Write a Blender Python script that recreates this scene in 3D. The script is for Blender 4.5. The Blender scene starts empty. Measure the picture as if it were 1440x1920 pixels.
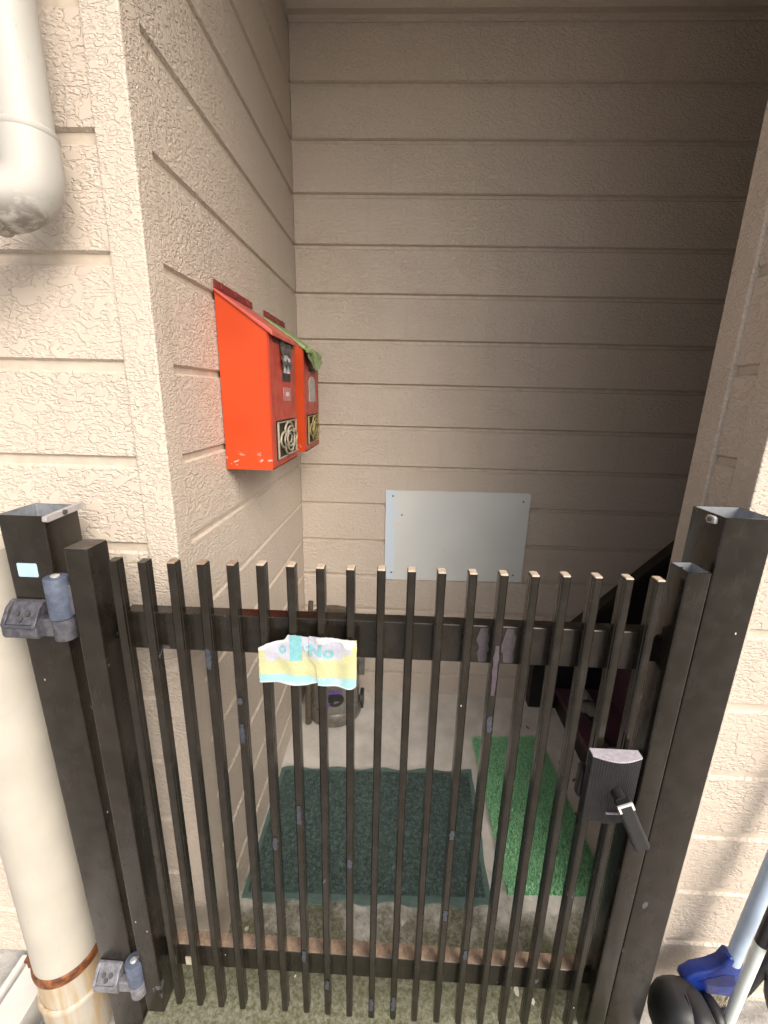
import bpy, bmesh, math, random
from mathutils import Matrix, Vector, noise
R_ = math.radians
scene = bpy.context.scene
COL = scene.collection
random.seed(7)

# ------------------------------------------------------------------ camera, sky, sun, exposure
EYE = Vector((0.0, 0.0, 1.28))
cam_d = bpy.data.cameras.new("camera")
cam = bpy.data.objects.new("camera", cam_d)
COL.objects.link(cam)
rot = Matrix(((0.9989, -0.0325, 0.0328), (0.0402, 0.2600, -0.9648), (0.0229, 0.9651, 0.2610)))
cam.matrix_world = Matrix.Translation(EYE) @ rot.to_quaternion().to_matrix().to_4x4()
cam_d.sensor_fit = 'HORIZONTAL'
cam_d.sensor_width = 36.0
cam_d.lens = 20.12
cam_d.clip_start = 0.01
cam_d.clip_end = 500.0
scene.camera = cam

SUN_EL, SUN_AZ = 39.0, 145.0        # azimuth: clockwise from +Y; the light comes from behind the camera
world = bpy.data.worlds.new("World")
scene.world = world
world.use_nodes = True
wn = world.node_tree.nodes
wl = world.node_tree.links
bg = wn["Background"]
sky = wn.new("ShaderNodeTexSky")
sky.sky_type = 'NISHITA'
sky.sun_disc = False
sky.sun_elevation = R_(SUN_EL)
sky.sun_rotation = R_(SUN_AZ)
sky.dust_density = 8.0
hs = wn.new("ShaderNodeHueSaturation")
hs.inputs['Saturation'].default_value = 0.68       # an overcast, nearly white sky
wl.new(sky.outputs[0], hs.inputs['Color'])
wl.new(hs.outputs[0], bg.inputs[0])
bg.inputs[1].default_value = 0.15

sun_d = bpy.data.lights.new("sun", 'SUN')
sun_d.energy = 0.8
sun_d.angle = R_(44)
sun_d.color = (1.0, 0.98, 0.935)
sun = bpy.data.objects.new("sun", sun_d)
COL.objects.link(sun)
az, el = R_(SUN_AZ), R_(SUN_EL)
to_sun = Vector((math.sin(az) * math.cos(el), math.cos(az) * math.cos(el), math.sin(el)))
sun.rotation_euler = to_sun.to_track_quat('Z', 'Y').to_euler()
sun.location = (1.5, -2.0, 6.0)

vs = scene.view_settings
vs.view_transform = 'Standard'
vs.look = 'None'
vs.gamma = 1.0
vs.exposure = 0.82
vs.use_curve_mapping = False

# ------------------------------------------------------------------ node helpers
class NT:
    def __init__(s, name):
        s.m = bpy.data.materials.new(name)
        s.m.use_nodes = True
        s.n, s.l = s.m.node_tree.nodes, s.m.node_tree.links
        s.b = s.n["Principled BSDF"]
    def link(s, a, b): s.l.new(a, b)
    def pos(s, scale=(1, 1, 1), obj=False):
        if obj:
            o = s.n.new("ShaderNodeTexCoord").outputs['Object']
        else:
            o = s.n.new("ShaderNodeNewGeometry").outputs['Position']
        if scale == (1, 1, 1): return o
        v = s.n.new("ShaderNodeVectorMath"); v.operation = 'MULTIPLY'
        v.inputs[1].default_value = scale
        s.link(o, v.inputs[0])
        return v.outputs[0]
    def noise(s, vec, scale, detail=2, rough=.5, dist=0.0):
        t = s.n.new("ShaderNodeTexNoise")
        t.inputs['Scale'].default_value = scale
        t.inputs['Detail'].default_value = detail
        t.inputs['Roughness'].default_value = rough
        t.inputs['Distortion'].default_value = dist
        s.link(vec, t.inputs['Vector'])
        return t.outputs['Fac']
    def voro(s, vec, scale, feature='F1', out='Distance'):
        t = s.n.new("ShaderNodeTexVoronoi"); t.feature = feature
        t.inputs['Scale'].default_value = scale
        s.link(vec, t.inputs['Vector'])
        return t.outputs[out]
    def step(s, v, a, b, lo=0.0, hi=1.0):
        t = s.n.new("ShaderNodeMapRange"); t.interpolation_type = 'SMOOTHSTEP'
        t.inputs['From Min'].default_value = a; t.inputs['From Max'].default_value = b
        t.inputs['To Min'].default_value = lo; t.inputs['To Max'].default_value = hi
        s.link(v, t.inputs['Value'])
        return t.outputs[0]
    def math(s, op, a, b=None):
        t = s.n.new("ShaderNodeMath"); t.operation = op
        for i, x in enumerate((a, b)):
            if x is None: continue
            if isinstance(x, (int, float)): t.inputs[i].default_value = x
            else: s.link(x, t.inputs[i])
        return t.outputs[0]
    def mix(s, fac, a, b):
        t = s.n.new("ShaderNodeMix"); t.data_type = 'RGBA'
        for i, x in ((0, fac), (6, a), (7, b)):
            if isinstance(x, (int, float)): t.inputs[i].default_value = x
            elif isinstance(x, tuple): t.inputs[i].default_value = (x[0], x[1], x[2], 1)
            else: s.link(x, t.inputs[i])
        return t.outputs[2]
    def sep(s, vec):
        t = s.n.new("ShaderNodeSeparateXYZ"); s.link(vec, t.inputs[0]); return t.outputs
    def bump(s, h, dist, strength=1.0):
        t = s.n.new("ShaderNodeBump")
        t.inputs['Strength'].default_value = strength; t.inputs['Distance'].default_value = dist
        s.link(h, t.inputs['Height']); s.link(t.outputs[0], s.b.inputs['Normal'])
    def color(s, c):
        if isinstance(c, tuple): s.b.inputs['Base Color'].default_value = (c[0], c[1], c[2], 1)
        else: s.link(c, s.b.inputs['Base Color'])
    def rough(s, r):
        if isinstance(r, (int, float)): s.b.inputs['Roughness'].default_value = r
        else: s.link(r, s.b.inputs['Roughness'])
    def set(s, **k):
        for a, v in k.items(): s.b.inputs[a.replace('_', ' ')].default_value = v

def simple(name, c, rough=.5, metallic=0.0, var=.25, vscale=30, bscale=0, bdist=.0004, c2=None):
    t = NT(name); p = t.pos()
    n = t.noise(p, vscale, 4, .6)
    dark = tuple(x * (1 - var) for x in c)
    t.color(t.mix(t.step(n, .35, .65), c2 or dark, c))
    t.rough(t.step(n, .3, .7, min(1, rough + .12), max(.05, rough - .06)))
    t.set(Metallic=metallic)
    if bscale: t.bump(t.noise(p, bscale, 3, .55), bdist)
    return t.m

def siding_mat(name, c, scale=1.0, depth=.0024):
    t = NT(name)
    p = t.pos((1.0, 1.0, 1.25))
    warp = t.noise(p, 40 * scale, 1, .5)
    n1 = t.noise(p, 54 * scale, 1.0, .3, .25)
    plate = t.step(n1, .575, .605)
    n2 = t.noise(t.pos((.8, .8, 1.5)), 140 * scale, 1.6, .45, .7)
    wr = t.step(n2, .38, .64, 0, .58)
    n3 = t.noise(t.pos((.8, .8, 1.4)), 310 * scale, 2, .55, .3)
    h = t.math('MAXIMUM', plate, t.math('ADD', wr, t.math('MULTIPLY', n3, .16)))
    big = t.noise(t.pos(), 2.3, 4, .6)
    h = t.math('MULTIPLY', h, t.step(t.noise(t.pos(), 4.5, 3, .6), .30, .70, .55, 1.1))
    t.bump(h, depth)
    dirt = t.noise(t.pos((1, 1, .3)), 11, 6, .68)
    a = t.mix(t.step(big, .3, .7), tuple(x * .92 for x in c), c)
    a = t.mix(t.step(dirt, .55, .80, 0, .26), a, (c[0] * .62, c[1] * .60, c[2] * .60))
    rnd = t.n.new('ShaderNodeObjectInfo').outputs['Random']
    a = t.mix(t.step(rnd, 0, 1, 0, .10), a, (c[0] * .70, c[1] * .71, c[2] * .74))
    streak = t.noise(t.pos((1, 1, .06)), 38, 4, .6)
    a = t.mix(t.step(streak, .60, .74, 0, .14), a, (c[0] * .58, c[1] * .57, c[2] * .58))
    sp = t.voro(t.pos(), 45)
    a = t.mix(t.math('MULTIPLY', t.step(sp, .10, .06), t.step(t.noise(t.pos(), 9, 2, .5), .62, .66)), a, (c[0] * .35, c[1] * .33, c[2] * .33))
    t.color(a)
    t.rough(t.step(dirt, .4, .7, .44, .55))
    t.set(**{'Specular_IOR_Level': .5})
    return t.m

SID = (0.560, 0.484, 0.408)
M = {}
M['siding'] = siding_mat("siding_paint", SID)
M['trim'] = siding_mat("trim_paint", (0.565, 0.489, 0.412), 1.35, .0021)
M['groove'] = simple("groove_paint", (0.53, 0.457, 0.375), .5, var=.15, vscale=40)
M['ceiling'] = simple("ceiling_board", (0.60, 0.54, 0.47), .6, var=.12, vscale=6, bscale=300)
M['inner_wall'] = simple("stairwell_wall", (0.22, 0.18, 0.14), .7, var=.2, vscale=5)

def bronze(name, c, rough=.34, chips=True):
    t = NT(name); p = t.pos()
    n = t.noise(p, 26, 5, .65); sm = t.noise(t.pos((1, 1, .25)), 60, 4, .6)
    col = t.mix(t.step(n, .35, .7), c, tuple(x * 1.45 + .004 for x in c))
    col = t.mix(t.step(sm, .60, .78, 0, .5), col, (.026, .024, .021))
    rr = t.step(sm, .4, .75, rough - .05, rough + .16)
    if chips:
        v = t.voro(t.pos((1, 1, .55)), 62)
        gate = t.step(t.noise(p, 17, 2, .5), .64, .68)
        chip = t.math('MULTIPLY', t.step(v, .085, .06), gate)
        col = t.mix(chip, col, (.62, .60, .58))
        st = t.math('MULTIPLY', t.step(t.noise(t.pos((1, 1, .6)), 21, 3, .6, .4), .70, .725), .5)
        col = t.mix(st, col, (.16, .155, .19))
    t.color(col); t.rough(rr)
    t.set(Metallic=.25)
    t.bump(t.noise(p, 700, 2, .5), .00012)
    return t.m
M['bronze'] = bronze("bronze_aluminium", (.0135, .0110, .0080), .20)
M['bronze_top'] = simple("worn_bronze_top", (.34, .25, .185), .5, 0.2, .35, 120)
M['bronze_dark'] = bronze("bronze_dark", (.007, .0062, .0054), .28, False)
M['alu'] = simple("raw_aluminium", (.42, .45, .49), .42, .7, .3, 60)
M['hinge'] = simple("faded_hinge_plastic", (.080, .078, .092), .5, 0, .35, 90, 500, .0003, (.035, .035, .045))
M['hinge_pale'] = simple('pale_hinge_metal', (.20, .20, .22), .45, .2, .3, 90, 500, .0003, (.12, .12, .135))
M['hinge_blue'] = simple("faded_blue_barrel", (.085, .105, .155), .55, 0, .35, 70, 500, .0003)
M['screw'] = simple("screw_metal", (.13, .125, .12), .4, .7, .3, 200)
M['black_plastic'] = simple("black_plastic", (.017, .017, .019), .42, 0, .2, 60, 900, .0002)
M['lock_top'] = simple("scuffed_lock_cap", (.47, .44, .49), .55, .2, .2, 140)
M['sticker'] = simple("sticker_vinyl", (.36, .50, .58), .45, 0, .1, 90)

# ------------------------------------------------------------------ mesh helpers
class MB:
    def __init__(s): s.v, s.f = [], []
    def add(s, vs, fs):
        k = len(s.v)
        s.v += [tuple(v) for v in vs]; s.f += [tuple(i + k for i in f) for f in fs]
        return s
    def box(s, x0, x1, y0, y1, z0, z1):
        return s.add([(x0, y0, z0), (x1, y0, z0), (x1, y1, z0), (x0, y1, z0), (x0, y0, z1), (x1, y0, z1), (x1, y1, z1), (x0, y1, z1)],
                     [(0, 3, 2, 1), (4, 5, 6, 7), (0, 1, 5, 4), (1, 2, 6, 5), (2, 3, 7, 6), (3, 0, 4, 7)])
    def prism(s, poly, axis, a, b):
        """poly: 2-D points; axis 'x': (y,z), 'y': (x,z), 'z': (x,y)"""
        def P(p, t):
            return {'x': (t, p[0], p[1]), 'y': (p[0], t, p[1]), 'z': (p[0], p[1], t)}[axis]
        n = len(poly)
        vs = [P(p, a) for p in poly] + [P(p, b) for p in poly]
        fs = [tuple(range(n))[::-1], tuple(range(n, 2 * n))]
        fs += [(i, (i + 1) % n, n + (i + 1) % n, n + i) for i in range(n)]
        return s.add(vs, fs)
    def tube(s, path, r, n=10, closed=False, cap=True):
        pts = [Vector(p) for p in path]; m = len(pts); rings = []
        rr = r if isinstance(r, (list, tuple)) else [r] * m
        up = None
        for i, p in enumerate(pts):
            a = pts[i - 1] if (i or closed) else p
            b = pts[(i + 1) % m] if (i < m - 1 or closed) else p
            d = (b - a).normalized()
            if up is None:
                up = Vector((0, 0, 1)) if abs(d.z) < .9 else Vector((0, 1, 0))
            u = d.cross(up).normalized(); w = u.cross(d).normalized(); up = w
            rings.append([p + (u * math.cos(2 * math.pi * k / n) + w * math.sin(2 * math.pi * k / n)) * rr[i] for k in range(n)])
        vs = [v for g in rings for v in g]; fs = []
        for i in range(m if closed else m - 1):
            j = (i + 1) % m
            fs += [(i * n + k, i * n + (k + 1) % n, j * n + (k + 1) % n, j * n + k) for k in range(n)]
        if cap and not closed:
            fs += [tuple(range(n))[::-1], tuple((m - 1) * n + k for k in range(n))]
        return s.add(vs, fs)
    def lathe(s, prof, c, n=28, sx=1.0, sy=1.0, cap=True):
        vs = [(c[0] + r * sx * math.cos(2 * math.pi * k / n), c[1] + r * sy * math.sin(2 * math.pi * k / n), c[2] + z) for r, z in prof for k in range(n)]
        fs = []
        for i in range(len(prof) - 1):
            fs += [(i * n + k, i * n + (k + 1) % n, (i + 1) * n + (k + 1) % n, (i + 1) * n + k) for k in range(n)]
        if cap:
            fs += [tuple(range(n))[::-1], tuple((len(prof) - 1) * n + k for k in range(n))]
        return s.add(vs, fs)
    def grid(s, fn, nu, nv):
        vs = [fn(i / nu, j / nv) for j in range(nv + 1) for i in range(nu + 1)]
        fs = [(j * (nu + 1) + i, j * (nu + 1) + i + 1, (j + 1) * (nu + 1) + i + 1, (j + 1) * (nu + 1) + i) for j in range(nv) for i in range(nu)]
        return s.add(vs, fs)
    def mesh(s, name, smooth=False, bevel=0, seg=2, fix=True, angle=35):
        me = bpy.data.meshes.new(name)
        bm = bmesh.new()
        bv = [bm.verts.new(v) for v in s.v]
        for f in s.f:
            try: bm.faces.new([bv[i] for i in f])
            except ValueError: pass
        if fix: bmesh.ops.recalc_face_normals(bm, faces=bm.faces)
        if bevel:
            es = [e for e in bm.edges if len(e.link_faces) == 2 and e.calc_face_angle(0) > R_(30)]
            bmesh.ops.bevel(bm, geom=es, offset=bevel, segments=seg, affect='EDGES', profile=.5, clamp_overlap=True)
        if smooth:
            for f in bm.faces: f.smooth = True
            for e in bm.edges:
                if len(e.link_faces) == 2 and e.calc_face_angle(0) > R_(angle): e.smooth = False
        bm.to_mesh(me); bm.free()
        return me
    def build(s, name, mat, parent=None, loc=(0, 0, 0), **k):
        return link(name, s.mesh(name, **k), mat, parent, loc)

WLOC = {}
def link(name, me, mat, parent=None, loc=(0, 0, 0)):
    if mat is not None and not me.materials: me.materials.append(M[mat] if isinstance(mat, str) else mat)
    o = bpy.data.objects.new(name, me)
    COL.objects.link(o)
    o.location = loc
    WLOC[o.name] = Vector(loc)
    if parent is not None:
        o.parent = parent
        o.matrix_parent_inverse = Matrix.Translation(-WLOC[parent.name])
    return o
def tag(o, label, cat, group=None, kind=None):
    o["label"] = label; o["category"] = cat
    if group: o["group"] = group
    if kind: o["kind"] = kind
    return o
def thing(name, label, cat, loc=(0, 0, 0), group=None):
    o = bpy.data.objects.new(name, None)
    o.empty_display_size = .1
    COL.objects.link(o); o.location = loc; WLOC[o.name] = Vector(loc)
    return tag(o, label, cat, group)
def struct(o):
    o["kind"] = "structure"; return o

# measured layout (metres)
XL, XR, YF, YB, Z0, P = -0.3855, 0.568, 0.694, 1.648, 0.2531, 0.1517
TOP = 2.425          # porch ceiling
YE = 0.845           # far end of the short right-hand wall

# ------------------------------------------------------------------ ground and porch floor
def floor_mat():
    t = NT("porch_concrete"); p = t.pos(); x, y, z = t.sep(p)
    n = t.noise(p, 9, 6, .65); n2 = t.noise(p, 120, 6, .75); n3 = t.noise(p, 3.2, 4, .6)
    c = t.mix(t.step(n, .3, .7), (.50, .475, .435), (.66, .64, .60))
    c = t.mix(t.step(n2, .55, .75, 0, .35), c, (.22, .205, .18))
    crack = t.voro(p, 260)
    c = t.mix(t.step(crack, .14, .08, 0, .35), c, (.13, .12, .10))
    edge = t.math('ADD', y, t.math('MULTIPLY', t.math('SUBTRACT', n, .5), .55))
    wet = t.step(edge, .90, .70)
    mossn = t.noise(p, 95, 8, .78, .3)
    moss = t.math('MULTIPLY', wet, t.step(mossn, .38, .60))
    c = t.mix(t.math('MULTIPLY', wet, .80), c, (.120, .120, .070))
    green = t.mix(t.step(n2, .35, .65), (.030, .038, .010), (.090, .098, .030))
    c = t.mix(t.math('MULTIPLY', moss, .85), c, green)
    yl = t.math('MULTIPLY', t.step(n3, .55, .68), t.step(edge, .86, .60, 0, .6))
    c = t.mix(yl, c, (.21, .21, .06))
    t.color(c); t.rough(t.step(n2, .3, .7, .9, .65))
    t.bump(t.math('ADD', n2, t.math('MULTIPLY', t.noise(p, 400, 3, .6), .3)), .0016)
    return t.m
M['floor'] = floor_mat()
M['soil'] = simple("alley_concrete", (.45, .43, .40), .9, 0, .5, 14, 160, .003)
struct(MB().add([(-60, -60, -.13), (60, -60, -.13), (60, 60, -.13), (-60, 60, -.13)], [(0, 1, 2, 3)]).build("ground", 'soil'))
fl = MB()
fl.prism([(-.502, .44), (.508, .44), (.508, YF - .002), (XR + .02, YF - .002), (XR + .02, YE), (2.6, YE), (2.6, YB + .05), (XL - .03, YB + .05), (XL - .03, YF - .002), (-.502, YF - .002)], 'z', -.14, 0)
struct(fl.build("porch_floor", 'floor', bevel=.004, seg=1))

# ------------------------------------------------------------------ the house: siding boards, corner trims, ceiling
house = thing("house", "cream house clad in embossed horizontal siding around a recessed porch", "house", (XL, YF, 0))
CH, GAP, TH = .0045, .0105, .011
def board_mesh(length, h, name="board"):
    """a siding board in local x (length), front at y=0 facing -y, chamfered long edges"""
    poly = [(TH, 0), (CH + .001, 0), (0, CH * .8), (0, h - CH * .8), (CH + .001, h), (TH, h)]
    return MB().prism(poly, 'x', 0, length).mesh(name)
def siding(parent, xf, length, z_lo, z_hi, dz=0.0, gap=GAP):
    """boards of one wall; xf turns local coordinates into world ones"""
    k0 = int(math.floor((z_lo - Z0 - dz) / P)) - 1
    cache = {}
    for k in range(k0, k0 + 60):
        a = Z0 + dz + k * P + gap / 2; b = Z0 + dz + (k + 1) * P - gap / 2
        a, b = max(a, z_lo), min(b, z_hi)
        if b - a < .02: continue
        h = round(b - a, 4)
        if h not in cache:
            me = board_mesh(length, h); me.transform(xf); me.materials.append(M['siding']); cache[h] = me
        link("board", cache[h], None, parent, (0, 0, a))
ROTL = Matrix(((0, -1, 0, 0), (1, 0, 0, 0), (0, 0, 1, 0), (0, 0, 0, 1)))   # +x -> +y, front faces +x
def T(x, y, z=0): return Matrix.Translation((x, y, z))
# back wall of the porch
bw = MB().box(XL - .12, 2.6, YB + .0095, YB + .10, -.13, TOP + .3).build("siding_wall", 'groove', house)
bw["label"] = "siding wall at the back of the porch"
siding(bw, T(XL + .001, YB), 2.6 - XL, -.02, TOP + .1, gap=.0115)
# left return wall (faces +x)
lw = MB().box(XL - .10, XL - .006, YF + .032, YB + .005, -.13, TOP + .3).build("siding_wall", 'groove', house)
lw["label"] = "siding wall on the side of the porch, behind the red mailboxes"
siding(lw, T(XL, YF + .048) @ ROTL, YB - YF - .0485, -.02, TOP + .1)
# left facade (faces -y)
fw = MB().box(-4.0, XL - .045, YF + .006, YF + .09, -.05, 5.2).build("siding_wall", 'groove', house)
fw["label"] = "outer siding wall beside the rain pipes"
siding(fw, T(-4.0, YF), 4.0 + XL - .0497, -.046, 5.2, gap=.0145)
# right facade
rw = MB().box(XR + .045, 4.0, YF + .006, YF + .09, -.05, 5.2).build("siding_wall", 'groove', house)
rw["label"] = "outer siding wall beside the broom"
siding(rw, T(XR + .0497, YF), 3.4, -.046, 5.2, dz=.032, gap=.0145)
# right return (faces -x): short stub ending at the stair opening
ROTR = Matrix(((0, 1, 0, 0), (-1, 0, 0, 0), (0, 0, 1, 0), (0, 0, 0, 1)))
sw = MB().box(XR + .006, XR + .044, YF + .047, YE - .012, -.13, TOP + .3).build("siding_wall", 'groove', house)
sw["label"] = "short end wall between the gate post and the stairs"
siding(sw, T(XR, YE - .0495) @ ROTR, YE - .0495 - (YF + .0482), -.02, TOP + .1, dz=.02, gap=.012)
# corner trims (L sections, a little proud)
def trim(poly, z0=-.046, z1=5.2):
    return MB().prism(poly, 'z', z0, z1).build("corner_trim", 'trim', house, bevel=.0025, seg=2)
e = .0035
trim([(XL - .05, YF - e), (XL + e, YF - e), (XL + e, YF + .048), (XL - .012, YF + .048), (XL - .012, YF + .012), (XL - .05, YF + .012)], z1=TOP + .1)
trim([(XR + .05, YF - e), (XR - e, YF - e), (XR - e, YF + .048), (XR + .012, YF + .048), (XR + .012, YF + .012), (XR + .05, YF + .012)], z1=TOP + .1)
trim([(XR - .0065, YE - .049), (XR + .012, YE - .049), (XR + .012, YE - .012), (XR + .10, YE - .012), (XR + .10, YE + .004), (XR - .0065, YE + .004)], z0=0, z1=TOP)
# ceiling, header over the opening, enclosed stairwell
ce = MB().box(XL - .1, 2.6, YF + .004, YB + .005, TOP, TOP + .06).build("ceiling", 'ceiling', house)
MB().box(XL - .1, 2.6, YB - .022, YB - .0005, TOP - .028, TOP - .001).build("ceiling_moulding", 'trim', house)
hd = MB().box(XL - .0495, XR + .0495, YF + .006, YF + .09, TOP + .062, 5.2).build("siding_wall", 'groove', house)
hd["label"] = "siding above the porch opening"
siding(hd, T(XL - .049, YF), XR - XL + .098, TOP + .06, 5.2, gap=.0145)
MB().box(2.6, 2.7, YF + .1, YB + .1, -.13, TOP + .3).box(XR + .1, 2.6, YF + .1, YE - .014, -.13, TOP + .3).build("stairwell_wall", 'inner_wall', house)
MB().box(-4.0, XL - .06, YF + .02, YF + .085, -.14, -.051).box(XR + .06, 4, YF + .02, YF + .085, -.14, -.051).build("foundation", 'soil', house)

# unseen slab above the frame, added to cut sky light on the facade
MB().box(-4.0, 4.0, -.02, YF - .0005, 2.62, 2.70).build("sky_blocker", 'ceiling', house)

# ------------------------------------------------------------------ gate
YS = 0.560                                        # front of the stiles
gate = thing("gate", "dark bronze aluminium slatted gate with handle lock and torn paper", "gate", (-.04, .58, .05))
BX, BP = -.4616, .0440
# bars: rounded slim profile with a shadow groove on each side
def bar_mesh(z0, z1):
    w, d = .0062, .0185
    pr = [(-w, .002), (-w + .002, 0), (w - .002, 0), (w, .002), (w, .0055), (w - .0012, .0062), (w - .0012, .0076), (w, .0083), (w, d), (-w, d), (-w, .0083), (-w + .0012, .0076), (-w + .0012, .0062), (-w, .0055)]
    return MB().prism(pr, 'z', z0, z1).mesh("bar")
bme = bar_mesh(.062, 1.0365); bme.materials.append(M['bronze'])
cme = MB().prism([(-.0056, .0006), (.0056, .0006), (.0056, .0178), (-.0056, .0178)], 'z', 1.0366, 1.0395).mesh("bar_cap", bevel=.0012, seg=2)
cme.materials.append(simple('pale_cap', (.50, .41, .32), .5, 0, .25, 300))
cme2 = cme.copy(); cme2.materials.clear(); cme2.materials.append(M['bronze_top'])
bars = {}
for k in range(1, 20):
    jx, jy = random.uniform(-.0006, .0006), random.uniform(-.0005, .0005)
    b = link("bar", bme, None, gate, (BX + BP * k + jx, .572 + jy, random.uniform(-.001, .001)))
    bars[k] = b
    if k not in (1, 2):
        link("bar_cap", cme if k > 5 else cme2, None, b, b.location)
M['mauve'] = simple("mauve_paint_smear", (.062, .046, .058), .6, 0, .3, 160)
M['scuff'] = simple("grey_scuff", (.042, .047, .066), .6, 0, .5, 260)
def smear(parent, x, y, z0, z1, w, mat, seed, name="paint_smear"):
    rg = random.Random(seed); L, Rr = [], []
    n = 9
    for i in range(n):
        t = i / (n - 1); ww = w * (math.sin(math.pi * min(.97, max(.05, t))) ** .2)
        L.append((max(x - w, x - ww * rg.uniform(.55, 1)), z0 + (z1 - z0) * t)); Rr.append((min(x + w, x + ww * rg.uniform(.55, 1)), z0 + (z1 - z0) * t))
    return MB().prism(L + Rr[::-1], 'y', y - .0007, y - .0002).build(name, mat, parent)
for k, z0, z1, mt in ((4, .862, .898, 'scuff'), (5, .725, .762, 'scuff'), (5, .800, .812, 'scuff'), (6, .498, .526, 'scuff'), (7, .56, .60, 'scuff'), (7, .215, .245, 'scuff'), (9, .465, .485, 'scuff'), (13, .545, .565, 'scuff'), (13, .350, .375, 'scuff'), (14, .770, .800, 'scuff'), (14, .838, .925, 'mauve'), (14, .25, .275, 'scuff'), (8, .14, .165, 'scuff'), (10, .085, .12, 'scuff'), (11, .09, .13, 'scuff'), (18, .70, .72, 'scuff')):
    smear(bars[k], BX + BP * k, .5716, z0, z1, .0052, mt, k * 7 + int(z0 * 100), "paint_smear")
def rail(z0, z1):
    m = MB().box(BX + BP - .0075, BX + BP * 19 + .0095, .5912, .616, z0, z1)
    r = m.build("rail", 'bronze', gate, bevel=.0012, seg=1)
    MB().box(-.445, .40, .598, .610, z0 + .012, z1 - .012).build("rail_tenon", 'bronze_dark', r)
    return r
tr = rail(.881, .9455)
for xx, ww, sd_ in ((.1375, .011, 3), (.1760, .013, 8)):
    smear(tr, xx, .5911, .884, .943, ww, simple('mauve_smear', (.055, .045, .052), .6, 0, .3, 160), sd_)
lr = rail(.146, .2045)
MB().box(BX + BP - .0070, BX + BP * 19 + .0090, .5918, .6155, .2047, .2056).build("rail_cover", 'bronze_top', lr)
MB().box(-.402, -.386, .5892, .5908, .150, .172).build("rail_label", simple("old_label", (.42, .38, .30), .7), lr)
# stiles: left is closed, right an open channel
def channel(x0, x1, y0, y1, z0, z1, t, slot=None):
    """hollow rectangular section, open at the top; rounded outer corners"""
    def rr(x0, x1, y0, y1, r):
        o = []
        for cx, cy, a0 in ((x1 - r, y0 + r, -90), (x1 - r, y1 - r, 0), (x0 + r, y1 - r, 90), (x0 + r, y0 + r, 180)):
            for i in range(4):
                a = R_(a0 + 30 * i); o.append((cx + r * math.cos(a), cy + r * math.sin(a)))
        return o
    A = rr(x0, x1, y0, y1, .0035); B = rr(x0 + t, x1 - t, y0 + t, y1 - t, .0015); n = len(A)
    out = MB().add([(p[0], p[1], z0) for p in A] + [(p[0], p[1], z1) for p in A] + [(p[0], p[1], z1) for p in B],
                   [(i, (i + 1) % n, n + (i + 1) % n, n + i) for i in range(n)] + [(n + i, n + (i + 1) % n, 2 * n + (i + 1) % n, 2 * n + i) for i in range(n)] + [tuple(range(n))])
    inn = MB().add([(p[0], p[1], z0 + .01) for p in B] + [(p[0], p[1], z1 - .0002) for p in B],
                   [(i, n + i, n + (i + 1) % n, (i + 1) % n) for i in range(n)] + [tuple(range(n))])
    return out, inn
ls = MB().box(-.477, -.4415, YS, YS + .044, .058, 1.058).build("stile", 'bronze', gate, bevel=.002, seg=2)
MB().box(-.4762, -.4423, YS + .0008, YS + .0432, 1.0581, 1.0590).build("stile_cap", simple("stile_cap_metal", (.10, .085, .07), .5, .2, .3, 60), ls)
o_, i_ = channel(.398, .431, YS, YS + .042, .060, 1.0565, .0016)
rs = o_.build("stile", 'bronze', gate, smooth=True)
i_.build("channel_lining", 'alu', rs, smooth=True)
MB().box(.3995, .4085, YS + .027, YS + .0285, .9, 1.054).build("latch_strip", 'bronze_dark', rs)

# lock: ribbed plate with lever handle
def rib_plate():
    m = MB(); n = 21; x0, x1, z0, z1 = .3085, .3825, .641, .757; yb = .5605
    pts = []
    for i in range(n * 2 + 1):
        u = i / (n * 2)
        pts.append((x0 + (x1 - x0) * u, yb - .014 - .010 * math.sin(math.pi * u) - (.0012 if i % 2 else 0)))
    poly = pts + [(x1, yb), (x0, yb)]
    return m.prism(poly, 'z', z0, z1)
lock = rib_plate().build("lock", 'black_plastic', gate)
top = [(.3085, .5605), (.3085, .5462)] + [(.3085 + .074 * i / 16, .5463 - .0100 * math.sin(math.pi * i / 16)) for i in range(1, 16)] + [(.3825, .5462), (.3825, .5605)]
MB().prism(top, 'z', .7572, .7600).build("lock_cap", 'lock_top', lock)
MB().tube([(.3475, .545, .7035), (.3475, .5195, .7035)], .0088, 18).build("spindle", 'black_plastic', lock, smooth=True)
lev = MB()
a0, a1 = Vector((.3470, .5185, .7080)), Vector((.3855, .5120, .6290))
ax = (a1 - a0).normalized(); sd = ax.cross(Vector((0, -1, 0))).normalized(); nm = sd.cross(ax).normalized()
if nm.y > 0: nm = -nm
sec = [(-.0115, 0), (-.0105, .0055), (-.0075, .0075), (.0075, .0075), (.0105, .0055), (.0115, 0), (.0115, -.006), (-.0115, -.006)]
ring = []
for t_, w in ((0, .92), (.06, 1), (.5, 1.0), (.93, 1.06), (1, .98)):
    c = a0.lerp(a1, t_)
    ring.append([c + sd * (s[0] * w) + nm * s[1] for s in sec])
n = len(sec)
lev.add([v for r in ring for v in r], [(i * n + k, i * n + (k + 1) % n, (i + 1) * n + (k + 1) % n, (i + 1) * n + k) for i in range(4) for k in range(n)] + [tuple(range(n)), tuple(4 * n + k for k in range(n))])
lv = lev.build("handle", 'black_plastic', lock, bevel=.0008, seg=1)
eb = MB()
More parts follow.
